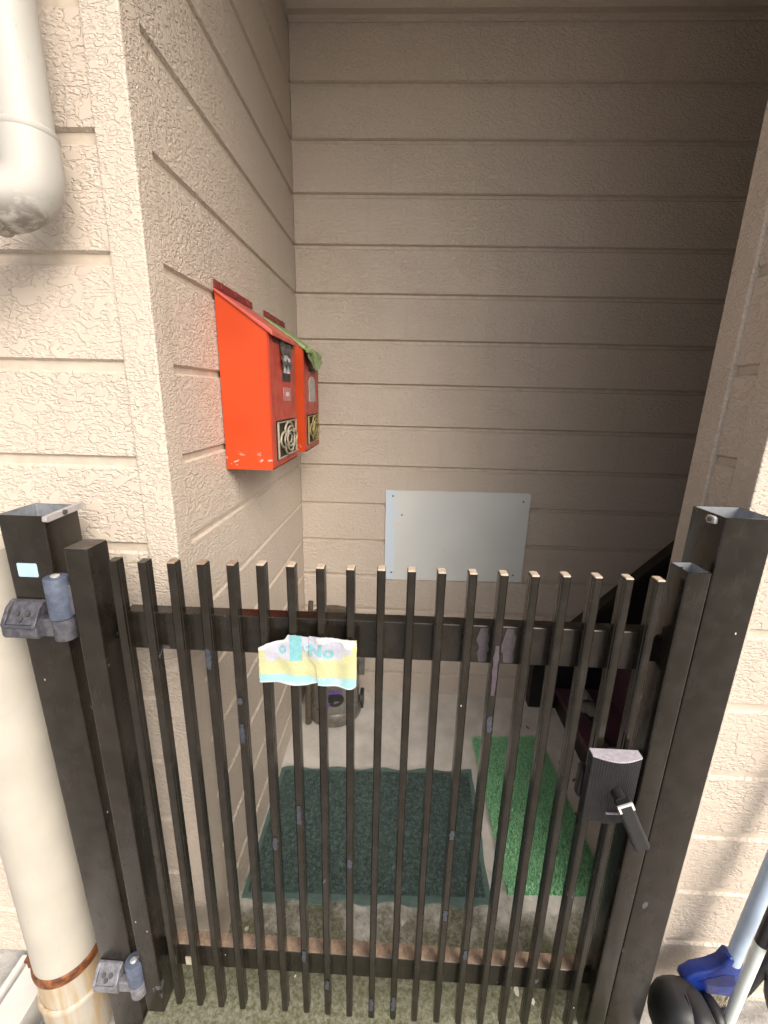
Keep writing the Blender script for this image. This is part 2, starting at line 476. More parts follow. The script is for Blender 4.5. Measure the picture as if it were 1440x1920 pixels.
for s0, s1, l0, l1 in ((-.0113, .0113, 0.0, .0035), (-.0113, -.0080, .0035, .0125), (.0080, .0113, .0035, .0125)):
    q = [a0 + sd * s + ax * l + nm * h for s in (s0, s1) for l in (l0, l1) for h in (.0066, .0092)]
    eb.add(q, [(0, 1, 3, 2), (4, 6, 7, 5), (0, 4, 5, 1), (2, 3, 7, 6), (0, 2, 6, 4), (1, 5, 7, 3)])
eb.build("handle_clip", simple("white_clip", (.66, .64, .63), .5), lv)
MB().box(.336, .357, .5320, .5345, .664, .6655).build("keyhole_slit", 'lock_top', lock)
MB().tube([(.325, .552, .6408), (.325, .552, .634)], .005, 12).build("lock_screw", 'black_plastic', lock, smooth=True)
# the inner half of the lock, behind the bars
il = MB().box(.318, .384, .5912, .606, .630, .690).build("inner_lock", 'black_plastic', lock, bevel=.004, seg=2)
MB().tube([(.352, .607, .690), (.358, .612, .702), (.372, .613, .709), (.408, .613, .709)], .0042, 10).build("inner_handle", 'hinge', lock, smooth=True)

# hinges (bracket on the post, two-piece barrel)
def hinge(x0, x1, zb, zt, xb, zc0, zc1, zc2, nm_, hm):
    yp = .580
    prof = [(yp - .0002, zb), (yp - .026, zb + .002), (yp - .029, zb + .007), (yp - .029, zb + .018), (yp - .026, zb + .023), (yp - .012, zt - .012), (yp - .004, zt), (yp - .0002, zt)]
    h = MB().prism(prof, 'x', x0, x1).build("hinge", hm, gate, bevel=.0012, seg=2)
    rec = [(yp - .0272, zb + .0262), (yp - .0135, zt - .0140), (yp - .0119, zt - .0126), (yp - .0256, zb + .0276)]
    xm0, xm1 = x0 + .008, x1 - .008
    for c0, c1 in ((x0 + .0002, x0 + .0068), (x1 - .0068, x1 - .0002)):
        MB().prism([(yp - .0288, zb + .020), (yp - .0305, zb + .0245), (yp - .0165, zt - .0075), (yp - .005, zt + .0005), (yp - .0035, zt - .002), (yp - .020, zb + .022)], 'x', c0, c1).build("cheek", hm, h, bevel=.0012, seg=2)
    MB().box(x0 + .002, x1 - .002, yp - .0050, yp - .0003, zt - .003, zt + .0012).build("top_lip", hm, h, bevel=.001)
    MB().box(x0 + .002, x1 - .002, yp - .0310, yp - .0265, zb + .0205, zb + .0255).build("front_lip", hm, h, bevel=.0015)
    a, b = Vector((0, rec[0][0], rec[0][1])), Vector((0, rec[1][0], rec[1][1]))
    MB().add([(xm0, a.y - .0008, a.z), (xm1, a.y - .0008, a.z), (xm1, b.y - .0008, b.z), (xm0, b.y - .0008, b.z)], [(0, 1, 2, 3)]).build("pocket", hm, h, fix=False)
    for xs, f in ((.3, .78), (.72, .78), (.52, .35)):
        c = a.lerp(b, f); c.x = xm0 + (xm1 - xm0) * xs
        d = Vector((0, -(b.z - a.z), (b.y - a.y))).normalized()
        if d.y > 0: d = -d
        MB().tube([c - d * .001, c + d * .0035], .0038, 12).build("screw", 'screw', h, smooth=True)
    arm = MB().box(x1 - .002, xb + .004, yp - .022, yp - .006, zc0 + .002, zc1 - .003).build("hinge_arm", hm, h, bevel=.002)
    MB().tube([(xb, yp - .018, zc0), (xb, yp - .018, zc1)], .0150, 24).build("lower_barrel", hm, h, bevel=.0015, smooth=True)
    bl = MB().tube([(xb - .001, yp - .018, zc1 + .001), (xb - .001, yp - .018, zc2)], .0158, 24).build("upper_barrel", 'hinge_blue', h, bevel=.0018, smooth=True)
    MB().lathe([(.0062, 0), (.0062, .002), (.004, .0035)], (xb - .001, yp - .018, zc2), 12).build("hinge_pin", simple("pin_metal" + nm_, (.62, .62, .60), .35, .6), bl, smooth=True)
    MB().box(xb + .010, -.4772, yp - .019, yp - .008, zc1 + .006, zc2 - .012).build("hinge_leaf", hm, h)
hinge(-.588, -.534, .912, .966, -.4970, .914, .948, 1.014, "a", "hinge")
hinge(-.574, -.524, .118, .166, -.4870, .114, .146, .204, "b", "hinge_pale")

# posts
def post(x0, x1, z1, label, lean):
    o, i = channel(x0, x1, .580, .650, -.13, z1, .002)
    for m in (o, i):
        m.v = [(v[0] + lean * (1 - (v[2] + .13) / 1.25), v[1], v[2]) for v in m.v]
    t = thing("gate_post", label, "gate post", ((x0 + x1) / 2, .615, -.13), "gate posts")
    b = o.build("post_body", 'bronze', t, smooth=True)
    i.build("post_lining", 'alu', b, smooth=True)
    return t, b
lp, lpb = post(-.586, -.516, 1.100, "dark bronze gate post carrying the hinges and a pale sticker", .014)
cl = MB().prism([(.5805, 1.0905), (.5765, 1.0925), (.578, 1.100), (.652, 1.104), (.655, 1.0985), (.652, 1.094)], 'x', -.5158, -.5085).build("clip", simple("grey_clip", (.40, .385, .39), .5, .2), lp, bevel=.001)
MB().tube([(-.509, .612, 1.098), (-.506, .612, 1.098)], .004, 12).build("screw", 'screw', cl, smooth=True)
MB().tube([(-.565, .602, 1.090), (-.565, .598, 1.090)], .004, 12).build("screw", 'screw', lp, smooth=True)
st = MB().prism([(-.570, 1.005), (-.5685, 1.0035), (-.5405, 1.0035), (-.539, 1.005), (-.539, 1.0240), (-.5405, 1.0255), (-.5685, 1.0255), (-.570, 1.0240)], 'y', .5793, .5799).build("sticker", 'sticker', lp)
rp, rpb = post(.446, .516, 1.130, "dark bronze open-topped gate post beside the door handle", 0.0)
MB().prism([(.592, 1.118), (.5925, 1.1262), (.597, 1.128), (.608, 1.1275), (.611, 1.121), (.606, 1.1165)], 'x', .4405, .4458).build("clip", simple("white_clip2", (.52, .51, .50), .5, .2), rp, bevel=.001)
MB().tube([(.4405, .601, 1.1225), (.4385, .601, 1.1225)], .0035, 12).build("screw", 'screw', rp, smooth=True)
MB().tube([(.490, .584, 1.120), (.490, .590, 1.120)], .004, 12).build("screw", 'screw', rp, smooth=True)

# ------------------------------------------------------------------ torn paper notice on the bars
def interp(tab, x):
    for (a, va), (b, vb) in zip(tab, tab[1:]):
        if x <= b: return va + (vb - va) * (x - a) / (b - a) if b > a else vb
    return tab[-1][1]
def sheet_y(x, z):
    ph = (x - BX) / BP
    dip = .0035 * (math.cos(2 * math.pi * ph) - 1) * -.5      # sags between the bars
    return .5690 + dip * .6 - .0025 * noise.noise(Vector((x * 38, z * 46, 3.1))) - max(0, (.880 - z)) * .05
def sheet(name, parent, x0, x1, top, bot, mat, off=0.0, nu=44, nv=24, torn=.0012):
    def fn(u, v):
        x = x0 + (x1 - x0) * u
        zt = interp(top, x) + torn * noise.noise(Vector((x * 420, 1.7, off * 900)))
        zb = interp(bot, x) + torn * .6 * noise.noise(Vector((x * 260, 9.7, off * 700)))
        z = zb + (zt - zb) * v
        xe = x + (torn * noise.noise(Vector((z * 300, 4.4, x0 * 50))) if u in (0, 1) else 0)
        return (xe, sheet_y(x, z) - off, z)
    return MB().grid(fn, nu, nv).build(name, mat, parent, smooth=True, fix=False, angle=80)
def paper_mat():
    t = NT("printed_paper"); p = t.pos(); x, y, z = t.sep(p)
    n = t.noise(p, 55, 4, .6); n2 = t.noise(p, 260, 3, .6)
    wob = t.math('MULTIPLY', t.math('SUBTRACT', n, .5), .012)
    zz = t.math('ADD', z, wob)
    cy = (.25, .45, .475); ye = (.42, .418, .23); la = (.36, .37, .45)
    ye2 = t.mix(t.step(n2, .4, .7), ye, (.46, .455, .25))
    cy2 = t.mix(t.step(n, .5, .62), cy, (.38, .46, .51))
    c = t.mix(t.step(zz, .8585, .8605), cy2, ye2)
    lx = t.math('ADD', zz, t.math('MULTIPLY', t.step(x, -.165, -.125), -.008))
    lx = t.math('ADD', lx, t.math('MULTIPLY', t.step(n, .42, .6), .010))
    edge = t.math('MULTIPLY', t.step(x, -.200, -.192), t.step(x, -.060, -.068))
    c = t.mix(t.math('MULTIPLY', t.step(lx, .890, .896), edge), c, t.mix(t.step(n2, .4, .6), la, (.40, .41, .465)))
    t.color(c); t.rough(.6)
    t.bump(n2, .0004)
    return t.m
M['paper'] = paper_mat()
M['paper_white'] = simple("torn_paper_white", (.50, .52, .52), .75, 0, .08, 200)
M['ink'] = simple("cyan_ink", (.17, .40, .44), .6, 0, .15, 160)
notice = thing("paper_notice", "torn sun-faded yellow and cyan paper notice stuck across the gate bars", "notice", (-.13, .567, .845))
topL = [(-.2065, .905), (-.192, .9135), (-.165, .921), (-.160, .9295), (-.150, .9295), (-.132, .9255), (-.112, .928)]
botL = [(-.2065, .8455), (-.178, .8475), (-.155, .8430), (-.135, .8435), (-.112, .8505)]
topR = [(-.128, .9285), (-.10, .9290), (-.075, .9265), (-.0555, .9255)]
botR = [(-.128, .889), (-.118, .881), (-.1155, .846), (-.095, .8450), (-.083, .8452), (-.068, .8425), (-.0615, .8430), (-.0555, .8475)]
sheet("paper_sheet", notice, -.2065, -.112, topL, botL, 'paper')
s2 = sheet("paper_sheet", notice, -.128, -.0555, topR, botR, 'paper', off=.0016, torn=.0006)
def const(a): return [(-1, a), (1, a)]
def decal(name, x0, x1, z0, z1, mat, off, torn=.0004, top=None, bot=None):
    return sheet(name, notice, x0, x1, top or const(z1), bot or const(z0), mat, off, 14, 10, torn)
decal("printed_bar", -.1575, -.1395, .8855, .9285, 'ink', .0006)
decal("torn_patch", -.2063, -.160, 0, 0, 'paper_white', .0005, .0012, top=topL, bot=[(-.2065, .9005), (-.199, .901), (-.190, .9085), (-.165, .9165), (-.160, .918)])
decal("torn_patch", -.190, -.166, 0, 0, simple("bare_paper", (.40, .41, .48), .7, 0, .1, 120), .0005, .0020, top=[(-.19, .898), (-.178, .909), (-.166, .897)], bot=[(-.19, .885), (-.182, .882), (-.174, .892), (-.166, .884)])
decal("torn_patch", -.117, -.0560, 0, 0, 'paper_white', .0024, .0016, top=[(-.117, .9283), (-.10, .9288), (-.075, .9263), (-.0555, .9253)], bot=[(-.117, .9165), (-.103, .917), (-.098, .9235), (-.078, .9215), (-.0745, .911), (-.066, .909), (-.056, .920)])
fd = simple("faded_white_edge", (.46, .51, .53), .7, 0, .06, 150)
decal("torn_patch", -.205, -.113, 0, 0, fd, .0005, .0004, top=[(-.2065, .8478), (-.178, .8500), (-.155, .8448), (-.135, .8455), (-.112, .8525)], bot=botL)
decal("torn_patch", -.1150, -.0560, 0, 0, fd, .0024, .0004, top=[(-.1155, .8482), (-.095, .8470), (-.083, .8472), (-.068, .8447), (-.0615, .8452), (-.0555, .8495)], bot=botR)
def letters(txt, x, z, size, off):
    cu = bpy.data.curves.new("letters", 'FONT'); cu.body = txt; cu.size = size; cu.resolution_u = 6; cu.offset = size * .035
    o = bpy.data.objects.new("letters", cu); COL.objects.link(o)
    dg = bpy.context.evaluated_depsgraph_get()
    me = bpy.data.meshes.new_from_object(o.evaluated_get(dg))
    bpy.data.objects.remove(o); bpy.data.curves.remove(cu)
    bm = bmesh.new(); bm.from_mesh(me)
    bmesh.ops.triangulate(bm, faces=bm.faces)
    bmesh.ops.subdivide_edges(bm, edges=bm.edges, cuts=2, use_grid_fill=True)
    for v in bm.verts:
        X, Zz = x + v.co.x, z + v.co.y
        v.co = Vector((X, sheet_y(X, Zz) - off, Zz))
    bm.to_mesh(me); bm.free(); me.materials.clear()
    return link("printed_letters", me, 'ink', notice)
letters("N", -.1290, .8965, .0270, .0028)
letters("o", -.1065, .8935, .0290, .0028)
def ring_decal(cx, cz, r0, r1, mat, off, a0=0, a1=360, name="printed_ring"):
    def fn(u, v):
        a = R_(a0 + (a1 - a0) * u); r = r0 + (r1 - r0) * v
        X, Zz = cx + r * math.cos(a), cz + r * 1.15 * math.sin(a)
        return (X, sheet_y(X, Zz) - off, Zz)
    return MB().grid(fn, 28, 2).build(name, mat, notice, fix=False)
ring_decal(-.1685, .9045, .0028, .0058, 'ink', .0010)
ring_decal(-.1315, .9105, .0022, .0052, simple("pale_ink", (.36, .52, .58), .6), .0022, 40, 330)

# ------------------------------------------------------------------ red mailboxes
M['orange'] = simple("red_enamel", (.72, .082, .022), .30, 0, .06, 8, 0)
def orange_mat():
    t = NT("red_mailbox_enamel"); p = t.pos(); n = t.noise(p, 6, 3, .5); s = t.noise(p, 300, 3, .6)
    c = t.mix(t.step(n, .3, .7), (.45, .046, .009), (.50, .057, .011))
    x, y, z = t.sep(p)
    sc = t.math('MULTIPLY', t.step(t.noise(t.pos((1, 1, 2.2)), 42, 3, .55, .6), .63, .66), t.step(z, 1.165, 1.125))
    c = t.mix(t.math('MULTIPLY', sc, .85), c, (.62, .46, .42))
    wear = t.math('MULTIPLY', t.step(s, .62, .70), .12)
    c = t.mix(wear, c, (.45, .10, .06))
    t.color(c); t.rough(t.step(n, .3, .7, .30, .38)); t.set(**{'Specular_IOR_Level': .4})
    return t.m
M['orange'] = orange_mat()
M['dark_red'] = simple("dull_red", (.24, .035, .03), .5, 0, .25, 40)
M['faded_red'] = simple("faded_front_red", (.41, .046, .026), .40, 0, .15, 25)
M['cream'] = simple("cream_grille", (.36, .325, .24), .5, 0, .2, 60)
M['yellowed'] = simple("yellowed_grille", (.33, .27, .115), .5, 0, .2, 60)
M['recess'] = simple("recess_dark", (.055, .045, .03), .8, 0, .3, 30)
M['green_tape'] = simple("pale_green_tape", (.28, .40, .17), .35, 0, .3, 60, 120, .002)
M['foil'] = simple("crumpled_foil", (.20, .195, .19), .35, .6, .5, 160, 180, .006)
def mailbox(y0, y1, label, second):
    xb, xf, z0, zf, zk = XL + .002, -.280, 1.1150, 1.4060, 1.4760
    t = thing("mailbox", label, "mailbox", (XL, (y0 + y1) / 2, z0), "red mailboxes on the porch wall")
    # body: folded sheet with slanted top, window opening in the front
    wy0, wy1, wz0, wz1 = y0 + .028, y1 - .026, 1.132, 1.220
    b = MB()
    prof = [(xb, z0), (xf, z0), (xf, zf), (xb, zk)]
    b.add([(p[0], y0, p[1]) for p in prof], [(0, 1, 2, 3)])
    b.add([(p[0], y1, p[1]) for p in prof], [(3, 2, 1, 0)])
    b.add([(xb, y0, z0), (xb, y1, z0), (xf, y1, z0), (xf, y0, z0)], [(0, 1, 2, 3)])
    b.add([(xb, y0, z0), (xb, y0, zk), (xb, y1, zk), (xb, y1, z0)], [(0, 1, 2, 3)])
    b.add([(xb, y0, zk), (xf, y0, zf), (xf, y1, zf), (xb, y1, zk)], [(0, 1, 2, 3)])
    body = b.build("box_body", 'orange', t, fix=False)
    bm = bmesh.new(); bm.from_mesh(body.data); bmesh.ops.remove_doubles(bm, verts=bm.verts, dist=1e-5); bm.to_mesh(body.data); bm.free()
    fr = MB()
    Y, Z = [y0, wy0, wy1, y1], [z0, wz0, wz1, zf]
    for i in range(3):
        for j in range(3):
            if (i, j) == (1, 1): continue
            fr.box(xf - .001, xf + .0022, Y[i] + .004 * (i == 0), Y[i + 1] - .002 * (i == 2), Z[j] + .004 * (j == 0), Z[j + 1] - .003 * (j == 2))
    f = fr.build("front_panel", 'faded_red', t)
    MB().box(xf + .0023, xf + .0040, wy0 - .004, wy1 + .004, wz1 + .0015, wz1 + .0050).build("window_lip", 'faded_red', f)
    MB().add([(xf + .0006, wy0, wz0), (xf + .0006, wy1, wz0), (xf + .0006, wy1, wz1), (xf + .0006, wy0, wz1)], [(0, 1, 2, 3)]).build("window_recess", 'recess', f, fix=False)
    # grille: square frame and four-lobed ornament with cross arms
    cm = 'yellowed' if second else 'cream'
    g = MB(); w = .0020; X = xf + .0085
    g.box(X - .004, X, wy0 + .004, wy1 - .004, wz0 + .003, wz0 + .003 + w).box(X - .004, X, wy0 + .004, wy1 - .004, wz1 - .003 - w, wz1 - .003)
    g.box(X - .004, X, wy0 + .004, wy0 + .004 + w, wz0 + .006, wz1 - .006).box(X - .004, X, wy1 - .004 - w, wy1 - .004, wz0 + .006, wz1 - .006)
    cy, cz = (wy0 + wy1) / 2, (wz0 + wz1) / 2; ry, rz = (wy1 - wy0) * .385, (wz1 - wz0) * .385
    gr = g.build("grille", cm, t)
    def quatre(sc, x, k=.54, r=.50):
        o = []
        for q in range(4):
            a = math.pi / 2 * q
            for i in range(13):
                p = a + R_(-112 + 224 * i / 12)
                o.append((x, cy + ry * sc * (k * math.cos(a) + r * math.cos(p)), cz + rz * sc * (k * math.sin(a) + r * math.sin(p))))
        return o
    for sc, xx, r_ in ((1.08, X + .001, .0026), (.82, X + .005, .0021)):
        MB().tube(quatre(sc, xx), r_, 8, closed=True).build("grille_ring", cm, gr, smooth=True)
    for sc, xx in ((.50, X + .005), (.30, X + .002)):
        MB().tube([(xx, cy + ry * sc * math.cos(2 * math.pi * i / 32), cz + rz * sc * 1.1 * math.sin(2 * math.pi * i / 32)) for i in range(32)], .0022, 8, closed=True).build("grille_ring", cm, gr, smooth=True)
    for y_, z_ in ((1, 0), (-1, 0), (0, 1), (0, -1)):
        MB().tube([(X - .001, cy + y_ * ry * 1.1, cz + z_ * rz * 1.08), (X - .001, cy + y_ * (wy1 - wy0) * .47, cz + z_ * (wz1 - wz0) * .45)], .0028, 8).build("grille_arm", cm, gr, smooth=True)
    # lid with folded edges, hinge strip on the wall
    lx0, lx1 = xb, xf + .012
    sl = (zf - zk) / (xf - xb)
    zl = lambda x: zk + .006 + sl * (x - xb)
    l = MB()
    l.add([(lx0, y0 - .004, zl(lx0)), (lx1, y0 - .004, zl(lx1)), (lx1, y1 + .004, zl(lx1)), (lx0, y1 + .004, zl(lx0)),
           (lx0, y0 - .004, zl(lx0) - .006), (lx1, y0 - .004, zl(lx1) - .010), (lx1, y1 + .004, zl(lx1) - .010), (lx0, y1 + .004, zl(lx0) - .006)],
          [(0, 1, 2, 3), (7, 6, 5, 4), (0, 4, 5, 1), (1, 5, 6, 2), (2, 6, 7, 3), (3, 7, 4, 0)])
    lid = l.build("lid", 'green_tape' if second else simple("faded_lid", (.50, .085, .060), .35, 0, .2, 20), t, bevel=.0015)
    hs_ = MB().box(xb - .001, xb + .0015, y0, y1, zk + .0065, zk + .022).build("hinge_strip", 'dark_red', t)
    for u in (.16, .5, .84):
        yy = y0 + (y1 - y0) * u
        MB().box(xb + .0016, xb + .0042, yy - .004, yy + .004, zk + .010, zk + .022).build("hinge_knuckle", 'dark_red', hs_)
    xo = xf + .0023
    if not second:
        MB().box(xo, xo + .001, y0 + .03, y1 - .03, zf - .020, zf - .008).build("letter_slot", simple("slot_dark", (.10, .012, .01), .6), t)
        fo = MB().grid(lambda u, v: (xo + .004 + .006 * noise.noise(Vector((u * 4, v * 4, 1.3))), 1.015 + .085 * u + .012 * noise.noise(Vector((v * 5, u * 2, 8))), 1.395 - .048 * v - .014 * abs(math.sin(u * 9)) * v), 22, 14)
        fo.build("crumpled_foil", 'foil', t, smooth=True, fix=False)
        MB().grid(lambda u, v: (xo + .0025 + .003 * noise.noise(Vector((u * 3, v * 3, 4.3))), 1.035 + .062 * u, 1.366 - .040 * v), 10, 8).build("white_tape", simple("white_tape", (.55, .56, .60), .5), t, smooth=True, fix=False)
        MB().box(xo, xo + .0015, 1.030, 1.100, 1.308, 1.328).build("black_label", simple("black_label", (.03, .025, .025), .6), t)
        nm_ = MB().box(xo, xo + .002, 1.032, 1.098, 1.262, 1.294).build("name_plate", simple("clear_pink_plate", (.46, .15, .16), .3), t, bevel=.0006)
        MB().box(xo + .0021, xo + .0026, 1.052, 1.080, 1.274, 1.283).build("name_paper", 'paper_white', nm_)
    else:
        yc = (y0 + y1) / 2
        tp = MB().grid(lambda u, v: (lx1 + .001 + .006 * v * (1 - .3 * u) + .005 * noise.noise(Vector((u * 5, v * 3, 2))), y0 - .012 + (y1 - y0 + .02) * u, zl(lx1) + .001 - (.030 + .028 * math.sin(math.pi * u) ** 2 * (1 - .2 * u)) * v), 20, 8)
        tp.build("green_tape", 'green_tape', t, smooth=True, fix=False)
        for a, b_ in (((lx1 + .006, y0 + .010, zl(lx1) - .002), (lx1 + .014, y0 + .050, zl(lx1) - .052)), ((lx1 + .004, y0 - .01, zl(lx1) - .008), (lx1 + .010, y0 + .03, zl(lx1) - .020))):
            MB().tube([a, tuple((Vector(a) + Vector(b_)) / 2 + Vector((.004, 0, .004))), b_], [.006, .005, .003], 8).build("tape_fold", 'green_tape', t, smooth=True)
        arch = [(yc - .045, 1.258), (yc + .045, 1.258), (yc + .045, 1.312)] + [(yc + .045 * math.cos(a), 1.312 + .020 * math.sin(a)) for a in [math.pi * i / 10 for i in range(1, 10)]] + [(yc - .045, 1.312)]
        MB().prism(arch, 'x', xo, xo + .0015).build("name_label", simple("grey_label", (.42, .41, .37), .7, 0, .2, 70), t)
        MB().box(xo, xo + .002, yc - .05, yc + .05, 1.345, 1.355).build("letter_slot", simple("slot_dark2", (.08, .012, .01), .6), t)
    return t
mailbox(.933, 1.160, "nearer orange red mailbox with scratched base and crumpled foil on its front", False)
mailbox(1.257, 1.472, "farther red mailbox with pale green tape over its lid", True)

# ------------------------------------------------------------------ grey plate screwed on the back wall
pl = thing("wall_plate", "pale grey flat metal plate screwed to the back wall", "plate", (.23, YB, .55))
def plate_mat():
    t = NT("painted_plate"); p = t.pos(); x, y, z = t.sep(p); n = t.noise(t.pos((3, 1, 1)), 24, 4, .6)
    c = t.mix(t.step(t.noise(p, 5, 3, .5), .3, .7), (.60, .625, .62), (.64, .66, .65))
    ed = t.step(t.math('ADD', x, t.math('MULTIPLY', t.math('SUBTRACT', n, .5), .05)), -.008, -.016)
    c = t.mix(ed, c, (.57, .66, .76))
    c = t.mix(t.step(t.noise(p, 30, 2, .5), .74, .78, 0, .5), c, (.30, .31, .31))
    t.color(c); t.rough(.6); return t.m
M['plate'] = plate_mat()
pb = MB().prism([(-.048, .548), (.512, .556), (.512, .925), (.500, .929), (-.050, .924)], 'y', YB - .006, YB - .0015).build("plate_sheet", 'plate', pl)
for x_, z_ in ((-.022, .902), (-.020, .580), (.486, .895), (.475, .586), (.015, .826)):
    MB().tube([(x_, YB - .006, z_), (x_, YB - .0078, z_)], .0035, 12).build("screw", 'screw', pb, smooth=True)

# ------------------------------------------------------------------ floor mats
M['mat'] = simple("mat_vinyl", (.045, .078, .073), .6, 0, .3, 60, 350, .003)
M['mat_edge'] = simple("mat_border", (.115, .185, .165), .55, 0, .2, 40)
M['mat_coil'] = simple("mat_coil", (.13, .205, .19), .5, 0, .6, 90)
mat = thing("door_mat", "dark green vinyl loop door mat with wavy border", "door mat", (-.05, 1.02, 0))
A, B_, C_, D_ = Vector((-.3765, .806)), Vector((.276, .826)), Vector((.290, 1.238)), Vector((-.380, 1.212))
def onmat(u, v):
    p = A.lerp(B_, u).lerp(D_.lerp(C_, u), v); return p
def border():
    pts = []
    N = 48
    for i in range(N):
        u = i / N; p = onmat(u, 0); pts.append((p.x, p.y - .004 + .006 * math.sin(u * 2 * math.pi * 5.2 + 1)))
    for i in range(20):
        p = onmat(1, i / 20); pts.append((p.x + .002 * math.sin(i * .9), p.y))
    for i in range(N):
        u = 1 - i / N; p = onmat(u, 1); pts.append((p.x, p.y + .004 + .006 * math.sin(u * 2 * math.pi * 4.3)))
    for i in range(20):
        p = onmat(0, 1 - i / 20); pts.append((p.x, p.y))
    return pts
MB().prism(border(), 'z', .0005, .006).build("mat_border", 'mat_edge', mat)
MB().prism([tuple(onmat(u, v)) for u, v in ((.022, .035), (.978, .035), (.978, .965), (.022, .965))], 'z', .0062, .011).build("mat_base", 'mat', mat)
co = MB(); rng = random.Random(3)
for _ in range(9500):
    p = onmat(rng.uniform(.024, .976), rng.uniform(.04, .96)); a = rng.uniform(0, 6.28); r = rng.uniform(.0025, .0065); z = .0112 + rng.uniform(-.0005, .002)
    sp = rng.uniform(1.6, 3.4); k = 5; vs_ = []
    for i in range(k):
        th = a + sp * i / (k - 1)
        vs_ += [(p.x + r * math.cos(th), p.y + r * math.sin(th), z + .0014 * math.sin(math.pi * i / (k - 1))), (p.x + (r + .0013) * math.cos(th), p.y + (r + .0013) * math.sin(th), z + .0014 * math.sin(math.pi * i / (k - 1)))]
    co.add(vs_, [(2 * i, 2 * i + 1, 2 * i + 3, 2 * i + 2) for i in range(k - 1)])
c_ = co.build("loop_pile", 'mat_coil', mat, fix=False); c_["kind"] = "stuff"

M['turf'] = simple("turf_blades", (.42, .86, .48), .5, 0, .45, 220)
M['turf_base'] = simple("turf_backing", (.20, .45, .26), .8, 0, .3, 90)
turf = thing("turf_mat", "bright green strip of artificial grass beside the door mat", "turf mat", (.45, 1.12, 0))
TA, TB, TC, TD = Vector((.325, .853)), Vector((.600, .865)), Vector((.585, 1.418)), Vector((.316, 1.392))
def onturf(u, v): return TA.lerp(TB, u).lerp(TD.lerp(TC, u), v)
MB().prism([tuple(p) for p in (TA, TB, TC, TD)], 'z', .0005, .004).build("turf_backing", 'turf_base', turf)
tb = MB(); rng = random.Random(5)
for _ in range(26000):
    p = onturf(min(1.01, max(-.01, rng.random())), rng.uniform(-.004, 1.004)); a = rng.gauss(2.6, 1.0); h = rng.uniform(.006, .012); l = rng.uniform(.002, .0085); w = .0009
    dx, dy = math.cos(a), math.sin(a)
    tb.add([(p.x - dy * w, p.y + dx * w, .003), (p.x + dy * w, p.y - dx * w, .003), (p.x + dx * l * .5 + dy * w * .8, p.y + dy * l * .5 - dx * w * .8, .003 + h * .75), (p.x + dx * l * .5 - dy * w * .8, p.y + dy * l * .5 + dx * w * .8, .003 + h * .75), (p.x + dx * l * 1.2, p.y + dy * l * 1.2, .003 + h)], [(0, 1, 2, 3), (3, 2, 4)])
t_ = tb.build("grass_pile", 'turf', turf, fix=False); t_["kind"] = "stuff"

# ------------------------------------------------------------------ rain pipes
def pvc(name, c, stain):
    t = NT(name); p = t.pos(); x, y, z = t.sep(p)
    n = t.noise(t.pos((1, 1, .12)), 34, 4, .6, .2); g = t.noise(p, 12, 4, .6); sc = t.noise(t.pos((1, 1, .3)), 90, 3, .6, .8)
    col = t.mix(t.step(g, .3, .7), tuple(a * .90 for a in c), c)
    if stain:
        rust = t.math('MULTIPLY', t.step(n, .52, .66), t.step(z, .10, .02))
        col = t.mix(t.math('MULTIPLY', rust, .75), col, (.36, .20, .08))
        wx = t.math('ADD', x, t.math('MULTIPLY', t.math('SUBTRACT', t.noise(t.pos((0, 0, 1)), 6, 3, .5), .5), .012))
        band = t.math('MULTIPLY', t.step(wx, -.7395, -.7365), t.step(wx, -.7245, -.7285))
        band = t.math('MULTIPLY', band, t.step(z, .62, .30))
        col = t.mix(t.math('MULTIPLY', band, .55), col, (.40, .29, .13))
        line = t.math('MULTIPLY', t.step(wx, -.7275, -.7262), t.step(wx, -.7240, -.7254))
        col = t.mix(t.math('MULTIPLY', t.math('MULTIPLY', line, t.step(z, .55, .35)), .6), col, (.30, .16, .06))
        tan = t.step(z, .090, .083)
        col = t.mix(t.math('MULTIPLY', tan, t.step(n, .42, .60, .10, .80)), col, (.33, .235, .125))
    else:
        low = t.math('MULTIPLY', t.step(z, 1.530, 1.486), t.step(t.noise(p, 40, 5, .7, .4), .38, .58))
        col = t.mix(t.math('MULTIPLY', low, .75), col, (.12, .10, .08))
    sp = t.step(sc, .70, .73, 0, .6)
    col = t.mix(sp, col, (.32, .29, .25))
    t.color(col); t.rough(t.step(g, .3, .7, .42, .55)); return t.m
M['pvc_low'] = pvc("cream_pvc_pipe", (.41, .385, .335), True)
M['pvc_up'] = pvc("white_pvc_pipe", (.45, .438, .405), False)
M['rust'] = simple("rusty_band", (.26, .095, .028), .6, .3, .55, 60, 260, .001, (.09, .03, .015))
M['seal'] = simple("pipe_seal", (.40, .37, .32), .8, 0, .5, 80, 200, .004)
dp = thing("drain_pipe", "thick cream drain pipe with rusty strap beside the gate post", "pipe", (-.690, .630, -.13))
MB().tube([(-.690, .630, -.12), (-.690, .630, 1.03)], .060, 48).build("pipe_body", 'pvc_low', dp, smooth=True)
MB().lathe([(.0630, 0), (.0640, .125), (.0655, .130), (.0668, .135), (.0655, .140), (.0605, .143)], (-.690, .630, -.125), 48, cap=False).build("pipe_socket", 'pvc_low', dp, smooth=True)
bd = MB().lathe([(.0603, 0), (.0632, .003), (.0640, .010), (.0640, .016), (.0632, .023), (.0603, .026)], (-.690, .630, .085), 48, cap=False).build("strap", 'rust', dp, smooth=True)
MB().box(-.7580, -.7450, .600, .616, .082, .114).build("strap_lug", 'rust', bd, bevel=.002)
MB().tube([(-.764, .606, .098), (-.738, .606, .098)], .0055, 8).build("strap_bolt", 'rust', bd, smooth=True)
